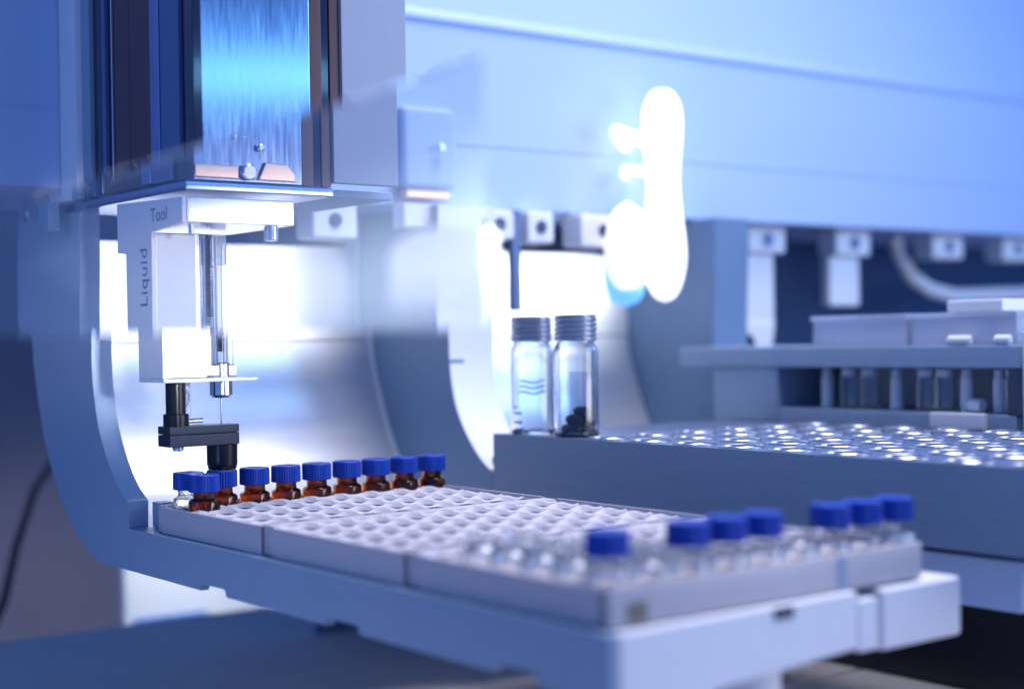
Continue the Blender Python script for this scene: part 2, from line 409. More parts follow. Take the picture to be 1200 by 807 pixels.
# ------------------------------------------------------------------ carriage on the beam
car = empty('slide_carriage', (20, 0, 116), 'tall dark carriage with polished steel front hanging from the beam', 'carriage')
T = 340
part('body', B().box(-3, 50, -43, 69.5, 119, T), 'mid_blue', car)
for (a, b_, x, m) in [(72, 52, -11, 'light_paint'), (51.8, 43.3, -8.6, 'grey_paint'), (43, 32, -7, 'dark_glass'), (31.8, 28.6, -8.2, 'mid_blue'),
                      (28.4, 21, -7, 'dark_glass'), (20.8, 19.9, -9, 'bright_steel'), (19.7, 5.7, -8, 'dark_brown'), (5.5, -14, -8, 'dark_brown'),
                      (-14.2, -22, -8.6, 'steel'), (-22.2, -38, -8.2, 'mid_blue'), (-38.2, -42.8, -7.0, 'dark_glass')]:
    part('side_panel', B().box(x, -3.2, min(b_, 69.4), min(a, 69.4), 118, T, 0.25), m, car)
part('edge_rail', B().box(-8, -4.4, -49, -43.2, 117, T, 0.4), 'dark_glass', car)
part('steel_front', B().box(-4.2, 39.8, -47, -43.2, 117.5, T, 0.5), 'steel', car)
part('glass_rail', B().box(40, 45, -46.4, -43.2, 117.5, T, 0.3), 'dark_brown', car)
part('glass_rail', B().box(45.2, 48.5, -45.4, -43.2, 117.5, T, 0.3), 'dark_glass', car)
part('glass_rail', B().box(48.7, 52.8, -46.0, -43.2, 117.5, T, 0.3), 'dark_brown', car)
part('side_wing', B().box(53, 82, -47.5, -44.5, 119, T, 0.6), 'wing_paint', car)
part('bottom_plate', B().box(-8, 52, -49, 60, 113.6, 116.9, 0.6), 'steel', car)
part('wing_plate', B().box(52.2, 84, -40, 50, 114.5, 117.5, 0.5), 'grey_paint', car)
part('copper_strip', B().box(-4, 13, -48.4, -47.1, 118.5, 123, 0.4), 'copper', car)
part('copper_strip', B().prism([(21, 118.5), (36, 118.5), (36, 121), (33, 124.5), (24, 125)], 'Y', -48.4, -47.1, 0.4), 'copper', car)
b = B(); b.disc('Y', -47.2, 17, 121, 3.0, 2.4); b.disc('Y', -47.2, 12, 133, 0.8, 1.5)
part('bolt', b, 'bright_steel', car)
part('bolt', B().disc('Y', -47.2, 22, 130, 1.4, 2.0), 'bright_steel', car)
part('latch', B().box(-16, -11.2, 58, 69, 106, 118, 0.6), 'grey_paint', car)

# mirror image of the carriage, its reflection built as solid shapes
sl = empty('carriage_ghost', (176, 60, 112), 'blurred pale mirror image of the carriage with copper band, at its right', 'ghost')
part('body', B().box(158, 190, 62, 69.8, 132, 172, 3.5, 4), 'beam_paint', sl)
part('ghost_copper_band', B().box(158, 184, 60, 67, 127.5, 131.5, 1.2, 3), 'copper', sl)
part('ghost_lower_block', B().box(154, 197, 56, 66, 113, 124.5, 1), 'white_plastic', sl)
part('ghost_glint', B().disc('Y', 59.5, 178, 152, 2.2, 2), 'bright_steel', sl)
# added post standing for the dark gap between the white reflections
o_ = single('gap_post', B().box(213.5, 219, 60, 64, 74, 123.6, 0.6), 'mid_blue', (216, 62, 74), 'thin dark gap, modelled as a post in front of the second back sheet', 'post')

# ------------------------------------------------------------------ injection tool
tool = empty('injection_tool', (0, -17, 12), 'white liquid injection tool hanging from the carriage over the amber vials', 'injection tool')
part('side_bracket', B().prism([(1.5, 47.4), (1.5, 94.2), (9.5, 94.6), (9.5, 113.2), (-46.3, 111.4), (-46.3, 102.4), (-20.4, 101.2), (-20.4, 47.4)], 'X', -8, -6.4, 0.3), 'white_plastic', tool)
part('top_block', B().box(-6.3, 36.5, -46.3, 5, 102.6, 111.6, 0.4), 'bright_steel', tool)
part('front_face', B().box(-6.3, 9.6, -20.4, 0, 47.6, 100.5, 0.5), 'white_plastic', tool)
part('base_plate', B().box(-8, 30.5, -21, 1.8, 45.9, 47.4, 0.6, 3), 'white_plastic', tool)
part('rail', B().box(10.2, 12.6, -17, -12, 48, 101, 0.3), 'bright_steel', tool)
part('guide_block', B().box(13.8, 24.5, -14.5, -6, 47.5, 52, 0.5), 'bright_steel', tool)
part('window', B().box(16.5, 27.0, -7.0, -5.8, 48, 101, 0.1), 'clear_plastic', tool)
part('clip', B().box(22, 28, -9, -7.2, 90, 101.5, 0.3), 'clear_plastic', tool)
part('knob', B().cyl(28, -44, 97, 102.5, 2.6, 24, 0.5), 'bright_steel', tool)
part('knob', B().cyl(-3.5, -43.5, 98.5, 102.5, 0.9, 16, 0.2), 'bright_steel', tool)
part('post', B().cyl(0.5, -12, 24, 45.9, 3.7, 32), 'black', tool)
part('post_sleeve', B().cyl(0.5, -12, 22.3, 34.2, 4.7, 32, 0.3), 'black', tool)
arm1 = [(-4.2, -17), (23, -17), (24.5, -15.5), (24.5, -8), (23, -6.4), (-4.2, -6.4)]
part('guide_arm', B().prism(arm1, 'Z', 26.6, 29.6, 0.25), 'black_anod', tool)
part('guide_arm', B().prism(arm1, 'Z', 22.0, 26.4, 0.25), 'black_anod', tool)
part('lever', B().tube([(4, -6, 30.8), (14, -6, 31.0)], 1.0, 12), 'bright_steel', tool)
part('loop_bracket', B().box(6, 11, -2.5, -1.8, 32, 46, 0.3), 'clear_plastic', tool)
b = B(); b.tube([(6.5+3.6*math.cos(t/24*2*math.pi), -3, 39.5+4.2*math.sin(t/24*2*math.pi)) for t in range(25)], 0.35, 8)
part('wire_loop', b, 'bright_steel', tool)
part('arm_screw', B().cyl(1.0, -12.3, 20.3, 22.0, 2.1, 20, 0.4), 'bright_steel', tool)
part('vial_guide', B().lathe([(0, 21.9), (5.8, 21.9), (5.8, 14.2), (5.5, 13.9), (5.5, 13.6), (5.3, 12.6), (2, 12.6), (2, 20), (0, 20)], 19.2, -11.6, 40), 'black', tool)
# lettering printed on the side (reads up, and along)
mT = Matrix.Translation((-8.06, -20.3, 104.3)) @ Matrix(((0, 0, -1, 0), (-1, 0, 0, 0), (0, 1, 0, 0), (0, 0, 0, 1)))
text_part('lettering', 'Tool', 7.0, 'grey_ink', tool, mT)
mL = Matrix.Translation((-8.06, -16.6, 73.5)) @ Matrix(((0, 0, -1, 0), (0, 1, 0, 0), (1, 0, 0, 0), (0, 0, 0, 1)))
text_part('lettering', 'Liquid', 8.6, 'grey_ink', tool, mL)

syr = empty('syringe', (19.2, -11.6, 12.4), 'slim glass syringe held upright in the white tool, needle pointing into a vial', 'syringe')
part('barrel', B().lathe([(1.2, 52), (3.0, 52), (3.0, 100), (1.2, 100)], 19.2, -11.6, 32, closed=True), 'clear', syr)
part('plunger', B().cyl(19.2, -11.6, 70, 101, 1.15, 20).cyl(19.2, -11.6, 57, 66, 1.15, 20), 'black', syr)
part('plunger_tip', B().cyl(19.2, -11.6, 66, 70, 1.15, 20), 'white_ink', syr)
b = B()
for k in range(38): b.box(16.6, 17.8+(0.5 if k % 5 == 0 else 0), -14.4, -14.3, 58+k*1.1, 58.35+k*1.1)
part('scale_marks', b, 'ink', syr)
part('hub', B().lathe([(0, 39.6), (3.4, 39.6), (4.3, 40.6), (4.3, 45.8), (3.6, 45.8), (3.6, 52.2), (3.1, 52.8), (0, 52.8)], 19.2, -11.6, 32), 'bright_steel', syr)
part('needle', B().cyl(19.2, -11.6, 21.95, 39.6, 0.36, 12), 'bright_steel', syr)
mS = Matrix.Translation((19.9, -14.75, 84)) @ Matrix(((0, -1, 0, 0), (0, 0, -1, 0), (1, 0, 0, 0), (0, 0, 0, 1)))
text_part('lettering', 'LOT #', 2.4, 'white_ink', syr, mS)

# ------------------------------------------------------------------ vial trays
PX, PY, LT = 13.7, 13.21, 86.5
MX, MY = 5.26, 11.63
def tray_mesh():
    import numpy as np
    x0, x1, y0, y1 = -1.9, 117.0, -LT+0.3, 0.0
    bm = bmesh.new()
    N = 28                     # angular resolution round a well
    # heightfield on a polar-square mapping: each well cell is a square with a round hole
    rh = 6.0; slope_r = 7.8
    def height(x, y):
        # chamfers of neighbouring wells meet in ridges, peaks at the cell corners
        i = round((x-MX)/PX); j = round((-y-MY)/PY)
        i = min(max(i, 0), 8); j = min(max(j, 0), 5)
        r = math.hypot(x-(MX+i*PX), y+(MY+j*PY))
        t = min(1.0, max(0.0, (r-rh)/(slope_r-rh)))
        z = -1.75*(1-t)
        return min(z, -0.8+(x-x0)*0.3)
    xs = [x0]+[MX+PX*(i-0.5) for i in range(1, 9)]+[x1]
    ys = [y1]+[-(MY+PY*(j-0.5)) for j in range(1, 6)]+[-(MY+PY*5.5)]+[y0]
    ys[0] = -(MY-PY*0.5)
    cache = {}
    def V(x, y, z):
        k = (round(x, 3), round(y, 3), round(z, 3))
        if k not in cache: cache[k] = bm.verts.new((x, y, z))
        return cache[k]
    def sq(ax, ay, cx, cy_, bx0, bx1, by0, by1):
        t = 1e9
        if ax > 1e-9: t = min(t, (bx1-cx)/ax)
        if ax < -1e-9: t = min(t, (bx0-cx)/ax)
        if ay > 1e-9: t = min(t, (by1-cy_)/ay)
        if ay < -1e-9: t = min(t, (by0-cy_)/ay)
        return t
    for j in range(6):
        for i in range(9):
            cx, cy_ = MX+i*PX, -(MY+j*PY)
            bx0, bx1 = xs[i], xs[i+1]
            by1 = -(MY+PY*(j-0.5)); by0 = by1-PY
            angs = [2*math.pi*k/N for k in range(N)]
            for (qx, qy) in ((bx0, by0), (bx0, by1), (bx1, by0), (bx1, by1)):
                a = math.atan2(qy-cy_, qx-cx) % (2*math.pi)
                k = min(range(len(angs)), key=lambda n_: abs((angs[n_]-a+math.pi) % (2*math.pi)-math.pi))
                angs[k] = a
            angs.sort()
            rings = []
            for a in angs:
                ax, ay = math.cos(a), math.sin(a)
                tb = sq(ax, ay, cx, cy_, bx0, bx1, by0, by1)
                col = [V(cx+ax*5.95, cy_+ay*5.95, -9.6), V(cx+ax*5.95, cy_+ay*5.95, -4.6)] if False else []
                r0 = min(rh, tb-0.35)
                col = [(cx+ax*r0, cy_+ay*r0, -9.8), (cx+ax*r0, cy_+ay*r0, height(cx+ax*r0, cy_+ay*r0))]
                m_ = min(slope_r, r0+(tb-r0)*0.9)
                for rr in (r0+(m_-r0)*0.5, m_, (m_+tb)/2, tb):
                    px_, py_ = cx+ax*rr, cy_+ay*rr
                    col.append((px_, py_, height(px_, py_)))
                # outer cells keep a rim at the tray edge
                rings.append(col)
            n_ = len(rings)
            for k in range(n_):
                A, C = rings[k], rings[(k+1) % n_]
                for s_ in range(5):
                    try: bm.faces.new((V(*A[s_]), V(*C[s_]), V(*C[s_+1]), V(*A[s_+1])))
                    except ValueError: pass
    # margins front/back (flat rim) joined loosely to the cells
    def slab(a, b_, c, d, z0, z1):
        g = B(); g.box(a, b_, c, d, z0, z1, 0.35)
        me = bpy.data.meshes.new('t'); g.bm.to_mesh(me); bm.from_mesh(me); bpy.data.meshes.remove(me)
    yb = -(MY-PY*0.5)
    slab(x0, x1, yb, y1, -10.4, -0.4)
    yf = -(MY+PY*5.5)
    slab(x0, x1, y0, yf, -10.4, -0.4)
    # side walls with a scalloped upper edge, as the chamfers cut through them
    for side in (0, 1):
        xa, xb = (x0, x0-0.9) if side == 0 else (x1, x1+0.9)
        Ny = 150; top_in = []; top_out = []; bo = []; bi = []
        for k in range(Ny+1):
            y = yf+(yb-yf)*k/Ny
            h = height(xa+(0.01 if side == 0 else -0.01), y)
            h2 = -0.8 if side == 0 else -0.2
            top_in.append(bm.verts.new((xa, y, max(h, h2) if side else h2))); top_out.append(bm.verts.new((xb, y, h2)))
            bo.append(bm.verts.new((xb, y, -10.4))); bi.append(bm.verts.new((xa, y, -10.4)))
        for k in range(Ny):
            bm.faces.new((top_in[k], top_in[k+1], top_out[k+1], top_out[k]))
            bm.faces.new((top_out[k], top_out[k+1], bo[k+1], bo[k]))
            bm.faces.new((top_in[k+1], top_in[k], bi[k], bi[k+1]))
    slab(x0-0.9, x1+0.9, yb, y1-0.0, -10.4, -1.0) if False else None
    b = B(); b.bm.free(); b.bm = bm
    return b
tlab = ['white plastic vial tray at the back, holding the amber vials', 'white plastic vial tray in the middle, empty wells',
        'white plastic vial tray nearest the camera, holding clear vials']
tb = tray_mesh()
t0 = empty('vial_tray', (57, -43, -10.4), tlab[0], 'vial tray', 'white vial trays on the holder')
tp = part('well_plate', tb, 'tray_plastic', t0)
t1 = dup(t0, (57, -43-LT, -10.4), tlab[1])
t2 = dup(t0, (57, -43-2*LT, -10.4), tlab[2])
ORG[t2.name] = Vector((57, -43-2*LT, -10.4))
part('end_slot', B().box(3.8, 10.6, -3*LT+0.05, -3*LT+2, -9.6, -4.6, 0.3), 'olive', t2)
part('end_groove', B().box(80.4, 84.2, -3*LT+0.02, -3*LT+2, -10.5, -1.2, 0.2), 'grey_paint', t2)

# ------------------------------------------------------------------ small vials
def cap_rad(r, i, k):
    return r-(0.22 if i % 2 else 0.0) if r > 5.2 and k in (1, 2, 3) else r
def vial_cap(z0=5.8):
    return B().lathe([(4.4, z0), (5.35, z0), (5.75, z0+0.25), (5.75, z0+6.0), (5.3, z0+6.5), (3.2, z0+6.5), (3.0, z0+6.2), (0, z0+6.2)],
                     seg=72, rad=lambda r, i, k: r-(0.20 if (i % 2) else 0.0) if r > 5.6 else r)
def vial_body():
    o_ = [(0, -9.4), (5.4, -9.4), (5.8, -9.0), (5.8, 1.9), (5.65, 2.5), (5.2, 2.95), (4.4, 3.25), (4.05, 3.6), (4.0, 6.0)]
    i_ = [(3.1, 6.0), (3.1, 3.4), (3.5, 2.8), (4.5, 2.3), (4.9, 1.5), (4.9, -8.2), (4.4, -8.6), (0, -8.6)]
    return B().lathe(o_+i_, seg=40)
def label_band(a0=262, a1=400, ztop=-0.7):
    b = B(); n_ = 24; r = 5.87
    for k in range(n_):
        A, C = R(a0+(a1-a0)*k/n_), R(a0+(a1-a0)*(k+1)/n_)
        vs = [b.bm.verts.new((r*math.cos(t), r*math.sin(t), z)) for t, z in ((A, ztop), (C, ztop), (C, -8.8), (A, -8.8))]
        b.bm.faces.new(vs)
    bmesh.ops.remove_doubles(b.bm, verts=b.bm.verts, dist=1e-4)
    bmesh.ops.solidify(b.bm, geom=b.bm.faces[:], thickness=0.05)
    return b
def make_vial(name, glass, label, cat, group, loc, lab=True, cap=True):
    o = empty(name, loc, label, cat, group); ORG[o.name] = Vector((0, 0, 0))
    part('glass_body', vial_body(), glass, o)
    if cap:
        part('cap', vial_cap(), 'blue_cap', o, ang=12)
        part('septum', B().cyl(0, 0, 11.95, 12.06, 2.9, 24), 'septum', o)
    if lab: part('paper_label', label_band(), 'label', o)
    return o
def at(col, row, tray=0):
    return (MX+PX*col, -(MY+PY*row)-LT*tray, 0)
G1 = 'amber vials with blue caps in the back tray'
av = make_vial('amber_vial', 'amber', 'amber vial with blue cap held down under the black needle guide', 'vial', G1, at(1, 0))
names = {2: 'amber vial with blue cap, first one right of the needle guide', 3: 'amber vial with blue cap, second one right of the needle guide',
         4: 'amber vial with blue cap, third one right of the needle guide', 5: 'amber vial with blue cap, fourth from the right end of the row',
         6: 'amber vial with blue cap, third from the right end of the row', 7: 'amber vial with blue cap, second from the right end of the row',
         8: 'amber vial with blue cap at the right end of the back row'}
avs = {1: av}
for c in range(2, 9):
    v = dup(av, Vector(at(c, 0))+Vector((random.uniform(-.12, .12), random.uniform(-.12, .12), 0)), names[c]); v.rotation_euler.z = R(random.uniform(-25, 40)); avs[c] = v
vf = dup(av, at(0, 1), 'amber vial with blue cap standing one row forward, nearest the tray corner')
vf.rotation_euler.z = R(18)
for vv, txt, ang in ((av, '15', 282), (avs[2], '5', 290), (vf, '1', 275)):
    ORG[vv.name] = Vector((0, 0, 0))
    vv.rotation_euler.z = 0
    rr = 5.96; a = R(ang)
    mt_ = Matrix.Translation((rr*math.cos(a)-0.9, rr*math.sin(a)-0.05, -3.4)) @ Matrix.Rotation(a+math.pi/2, 4, 'Z') @ Matrix.Rotation(R(90), 4, 'X')
    text_part('lettering', txt, 3.0, 'ink', vv, mt_)
make_vial('clear_vial', 'wet_glass', 'clear wet-looking vial with blue cap at the left end of the back row', 'vial', None, at(0, 0), lab=False)
G2 = 'clear vials with blue caps in the front tray'
flabs = {0: 'blurred clear vial with blue cap standing alone, leftmost in the front tray', 2: 'blurred clear vial with blue cap, left of the middle three',
         3: 'blurred clear vial with blue cap, centre of the middle three', 4: 'blurred clear vial with blue cap, right of the middle three',
         6: 'blurred clear vial with blue cap, left of the last three', 7: 'blurred clear vial with blue cap, centre of the last three',
         8: 'blurred clear vial with blue cap and white label, far right front corner'}
cv = None
for c, l in flabs.items():
    if cv is None: cv = make_vial('clear_vial', 'clear', l, 'vial', G2, at(0, 5, 2), lab=False)
    else: v = dup(cv, at(c, 5, 2), l)
ORG[v.name] = Vector((0, 0, 0))
part('paper_label', label_band(200, 340, 2.0+0), 'label', v)
uv_ = None
for c, r_ in [(1, 5), (5, 5), (0, 4), (1, 4), (2, 4), (0, 3), (1, 3), (0, 2), (2, 3), (1, 2), (0, 1), (3, 4), (1, 1)]:
    W_ = ['nearest', 'second', 'third', 'fourth', 'fifth', 'farthest']; C_ = ['first', 'second', 'third', 'fourth', 'fifth', 'sixth']
    ul = 'uncapped clear vial, %s row from the camera, %s well from the left' % (W_[5-r_], C_[c])
    if r_ == 5: ul = 'uncapped clear vial in the nearest row between blue caps, %s well from left' % C_[c]
    if uv_ is None:
        uv_ = make_vial('open_vial', 'clear', ul, 'vial',
                        'open glass vials in the front tray', at(c, r_, 2), lab=False, cap=False)
    else: dup(uv_, at(c, r_, 2), ul)

# ------------------------------------------------------------------ anodised block with wells
blk = empty('well_block', (230, -130, -9), 'dark blue-grey metal heating block with rows of shiny round wells', 'heating block')
X0, X1, Y0, Y1, ZT = 160, 303, -330, 6, 18
PB = 25.3
b = B()
wx = [171.5+PB*i for i in range(6)]; wy = [-59-PB*j for j in range(11)]
wy = wy
cells_y = sorted([y for y in wy])
# top plate with real round openings
def plate(b, xs, ys, r, x0, x1, y0, y1, z, zb, seg=28):
    hx = (xs[1]-xs[0])/2; hy = abs(ys[1]-ys[0])/2
    bx = [x0]+[(xs[i]+xs[i+1])/2 for i in range(len(xs)-1)]+[x1]
    yy = sorted(ys); by = [yy[0]-hy]+[(yy[i]+yy[i+1])/2 for i in range(len(yy)-1)]+[yy[-1]+hy]
    c = {}
    def V(x, y, q):
        k = (round(x, 2), round(y, 2), q)
        if k not in c: c[k] = b.bm.verts.new((x, y, q))
        return c[k]
    for i, cx in enumerate(xs):
        for j, cy_ in enumerate(yy):
            corners = [(bx[i+1], by[j+1]), (bx[i], by[j+1]), (bx[i], by[j]), (bx[i+1], by[j])]
            ca = [math.atan2(q[1]-cy_, q[0]-cx) % (2*math.pi) for q in corners]
            angs = [2*math.pi*k/seg+0.01 for k in range(seg)]
            for a in ca:
                k = min(range(seg), key=lambda n_: abs((angs[n_]-a+math.pi) % (2*math.pi)-math.pi)); angs[k] = a
            angs.sort(); top = []; rim = []; bot = []
            for a in angs:
                ax, ay = math.cos(a), math.sin(a); t = 1e9
                if ax > 1e-9: t = min(t, (bx[i+1]-cx)/ax)
                if ax < -1e-9: t = min(t, (bx[i]-cx)/ax)
                if ay > 1e-9: t = min(t, (by[j+1]-cy_)/ay)
                if ay < -1e-9: t = min(t, (by[j]-cy_)/ay)
                top.append(V(cx+ax*t, cy_+ay*t, z)); rim.append(V(cx+ax*r, cy_+ay*r, z)); bot.append(V(cx+ax*r, cy_+ay*r, zb))
            for k in range(seg):
                l = (k+1) % seg
                b.bm.faces.new((top[k], top[l], rim[l], rim[k])); b.bm.faces.new((rim[k], rim[l], bot[l], bot[k]))
            b.bm.faces.new(bot)
    return by
by = plate(b, wx, wy, 8.8, X0+0.6, X1-0.6, Y0, Y1, ZT, ZT-9)
part('top_plate', b, 'plate_steel', blk)
part('end_plate', B().box(X0+0.6, X1-0.6, by[-1], Y1, 8, ZT, 0.1), 'plate_steel', blk)
part('side_wall', B().box(X0, X0+0.58, by[0]-8, Y1, -9, ZT+0.25, 0.12), 'block', blk)
part('core', B().box(X0+0.6, X1, by[0]-8, Y1-0.4, -9, 7.8), 'block', blk)
part('pin', B().box(X0+2, X0+8, Y1, Y1+4, 4, 7.5, 0.4), 'block', blk)
part('lower_tier', B().box(X0+14, X1-8, -253, -120, -29, -12.6, 1.0), 'beam_paint', blk)
part('tier_gap', B().box(X0+18, X1-12, -300, -20, -12.5, -9.05), 'black', blk)
ring = B().lathe([(7.6, ZT-8.5), (8.6, ZT-8.5), (8.75, ZT+0.5), (8.4, ZT+0.8), (7.9, ZT+0.5), (7.7, ZT-1)], seg=28, closed=True).mesh('well_liner', M['liner_steel'], (0, 0, 0))
for x in wx:
    for y in wy:
        o = bpy.data.objects.new('well_liner', ring); COL.objects.link(o); o.parent = blk
        o.location = (Vector((x, y, 0))-Vector((230, -130, -9)))*MM
# black instrument base under the block
bb = empty('instrument_base', (420, -100, -100), 'black moulded instrument base on the table under the heating block', 'base')
part('lower_body', B().prism([(390, -18), (384, -140), (383, -260), (560, -300), (560, 60), (396, 60)], 'Z', -99.9, -84, 1.2), 'black_anod', bb)
part('upper_body', B().prism([(396, -22), (390, -140), (389, -250), (552, -292), (552, 56), (400, 56)], 'Z', -83.8, -68, 1.5), 'black_anod', bb)
part('button', B().box(402, 418, -128, -112, -67.8, -64, 1.2), 'black', bb)
part('rear_frame', B().box(330, 560, 70, 180, -99.9, -20, 1.2), 'black', bb)
# block supports, hidden behind the holder
part('support', B().box(X1-20, X1-6, -320, -285, -99.9, -9.1, 1), 'black', blk)

# ------------------------------------------------------------------ two jars
def jar(loc, label, stones=False, waves=False):
    o = empty('glass_jar', loc, label, 'jar'); ORG[o.name] = Vector((0, 0, 0))
    o_ = [(0, 0), (9.0, 0), (9.6, 0.7), (9.6, 36), (9.3, 38), (8.4, 39.4), (8.0, 40), (8.0, 44)]
    i_ = [(7.0, 44), (7.0, 39.6), (8.3, 37.4), (8.7, 36), (8.7, 2), (8.0, 1.2), (0, 1.2)]
    part('glass_body', B().lathe(o_+i_, seg=56), 'clear', o)
    th = [(7.4, 40.6)]
    z = 40.6
    for k in range(5): th += [(8.9, z+0.1), (9.3, z+0.7), (9.3, z+1.3), (8.4, z+1.7), (8.4, z+2.1)]; z += 2.1
    th += [(9.1, z+0.1), (9.1, z+0.6), (6.4, z+0.7), (6.2, z+0.2), (0, z+0.2)]
    part('threaded_cap', B().lathe(th, seg=56), 'jar_cap', o)
    return o
j1 = jar((172, -37.9, 18.05), 'clear glass jar with dark threaded cap and black stones inside, right of its pair')
b = B(); n_ = 20
for k in range(n_):
    A, C = R(-18+88*k/n_), R(-18+88*(k+1)/n_)
    vs = [b.bm.verts.new((9.68*math.cos(t), 9.68*math.sin(t), z)) for t, z in ((A, 28), (C, 28), (C, 3), (A, 3))]
    b.bm.faces.new(vs)
bmesh.ops.remove_doubles(b.bm, verts=b.bm.verts, dist=1e-4)
lb = mat('grey_label_film', (0.78, 0.83, 0.95), 0.5, trans=0.8, ior=1.05); M['film'] = lb
bmesh.ops.solidify(b.bm, geom=b.bm.faces[:], thickness=0.05)
part('grey_label', b, 'film', j1)
j2 = jar((172, -7.4, 18.05), 'clear glass jar with dark threaded cap and blue wavy lines, left of its pair')
def arc_wave(r, a0, a1, z, amp, th_):
    pts = []
    for k in range(33):
        t = k/32; a = R(a0+(a1-a0)*t)
        pts.append((r*math.cos(a), r*math.sin(a), z+amp*math.sin(t*2*math.pi*1.25+0.6)))
    return B().tube(pts, th_, 6)
for z in (23.2, 20.8, 18.4):
    part('wavy_line', arc_wave(9.7, 199, 268, z, 0.5, 0.35), 'blue_ink', j2)
for (a, z, l) in ((180, 9.5, 12), (178, 5.5, 14), (182, 2.4, 12), (178, 12, 6)):
    part('scale_mark', B().tube([(9.7*math.cos(R(a+k)), 9.7*math.sin(R(a+k)), z) for k in range(0, l*2, 2)], 0.5, 6), 'blue_ink', j2)
sp_ = [(-3.5, -2.5, 3.2, 3.4), (1.5, -5.0, 3.0, 3.2), (-1.5, 3.2, 3.1, 3.2), (4.3, 1.0, 3.2, 3.1), (-2.2, -1.5, 7.6, 3.3), (0.8, -3.5, 10.4, 3.6), (4.0, -3.0, 5.8, 2.6)]
SL = ['rough black stone at the lower left of the heap in the jar', 'rough black stone at the front bottom of the heap in the jar',
      'rough black stone at the back bottom of the heap, mostly hidden', 'rough black stone at the lower right of the heap in the jar',
      'rough black stone in the middle layer of the heap, left', 'topmost rough black stone of the heap in the jar', 'small rough black stone in the middle layer of the heap, right']
for k, (x, y, z, r) in enumerate(sp_):
    b = B(); bmesh.ops.create_icosphere(b.bm, subdivisions=2, radius=r*1.22)
    rs = random.Random(k)
    for v in b.bm.verts:
        v.co *= 1+rs.uniform(-0.13, 0.13); v.co.z *= 0.72
        v.co += Vector((172+x, -37.9+y, 18+z-0.4))
    single('black_stone', b, 'stone', (172+x, -37.9+y, 18+z), SL[k], 'stone', 'black stones in the jar')

# ------------------------------------------------------------------ rack at the right
XR = 318
rk = empty('tube_rack', (XR, -60, -20), 'blue-grey rack with open compartment of glass tubes behind the heating block', 'rack')
part('shelf', B().box(XR, XR+70, -156.5, 52, 44, 54, 0.8), 'grey_paint', rk)
part('side_panel', B().box(XR+1, XR+66, -17, 28, 17, 43.8, 0.8), 'grey_paint', rk)
part('lower_panel', B().box(XR+1, XR+66, -153, -17.3, 8, 24, 0.8), 'grey_paint', rk)
part('back_panel', B().box(XR+50, XR+54, -153, -17.3, 24.2, 43.8, 0.3), 'light_paint', rk)
part('frame_post', B().box(XR+1, XR+8, -156.5, -149, 24.2, 43.8, 0.5), 'dark_steel', rk)
part('foot', B().box(XR+10, XR+60, -150, 20, -99.8, 7.8, 1), 'black', rk)
single('end_guide', B().box(XR-2, XR+60, -166, -158, 14, 60, 1.0), 'light_paint', (XR, -160, 14), 'bright upright edge guide at the right end of the rack', 'guide')
part('label_plate', B().box(XR-3, XR+0.9, -139, -111, 17.5, 24.5, 0.6), 'white_plastic', rk)
ty = [-38, -52, -64, -80, -97, -107, -119, -136, -144]
for k, y in enumerate(ty):
    l = ['pale glass tube at the left end of the rack compartment', 'clear glass tube, second from the left in the rack', 'clear glass tube, third from the left in the rack',
         'clear glass tube, fourth from the left in the rack', 'clear glass tube in the middle of the rack', 'clear glass tube just right of the rack middle',
         'white glass tube beside a small lying cap', 'white glass tube, second from the right in the rack', 'clear glass tube at the right end of the rack'][k]
    white = k in (0, 3, 6, 7)
    r = 3.0 if white else 5
    t = empty('test_tube', (XR+14, y, 24.3), l, 'tube', 'glass tubes in the rack'); ORG[t.name] = Vector((0, 0, 0))
    part('glass_body', B().lathe([(0, 0), (r, 0), (r, 15), (r-0.8, 15), (r-0.8, 1), (0, 1)], seg=24), 'white_plastic' if white else 'clear', t)
    part('stopper', B().cyl(0, 0, 15.1, 19, r*0.8, 20, 0.4), 'white_plastic' if white else 'light_paint', t)
b = B().cyl(0, 0, -3.5, 3.5, 3, 24, 0.5)
bmesh.ops.rotate(b.bm, cent=(0, 0, 0), matrix=Matrix.Rotation(R(90), 3, 'X'), verts=b.bm.verts)
bmesh.ops.translate(b.bm, vec=(XR+8, -128, 27.4), verts=b.bm.verts)
single('loose_cap', b, 'white_plastic', (XR+8, -128, 27.4), 'small white cap lying on its side between rack tubes', 'cap')
# clear plastic boxes on the shelf
def pbox(y0, y1, z0, z1, x0, x1, label):
    g = empty('plastic_box', ((x0+x1)/2, (y0+y1)/2, z0), label, 'box', 'clear plastic boxes on the rack shelf')
    t = 1.0
    b = B()
    b.box(x0, x1, y0, y1, z0, z0+t, 0.2); b.box(x0, x0+t, y0, y1, z0+t, z1, 0.2); b.box(x1-t, x1, y0, y1, z0+t, z1, 0.2)
    b.box(x0+t, x1-t, y0, y0+t, z0+t, z1, 0.2); b.box(x0+t, x1-t, y1-t, y1, z0+t, z1, 0.2)
    part('tray_body', b, 'clear_plastic', g)
    part('lid', B().box(x0-0.8, x1+0.8, y0-0.8, y1+0.8, z1+0.05, z1+2.6, 0.4), 'clear_plastic', g)
    return g
pbox(-92, -36, 54.1, 66, XR+6, XR+50, 'clear plastic box with flat lid at the left end of the shelf')
pbox(-150, -95, 54.1, 66, XR+6, XR+50, 'clear plastic box with flat lid at the right end of the shelf')
single('white_bar', B().box(XR+8, XR+40, -142, -113, 68.8, 74, 0.8), 'light_paint', (XR+20, -128, 68.8), 'flat pale bar resting on the right plastic box', 'bar')
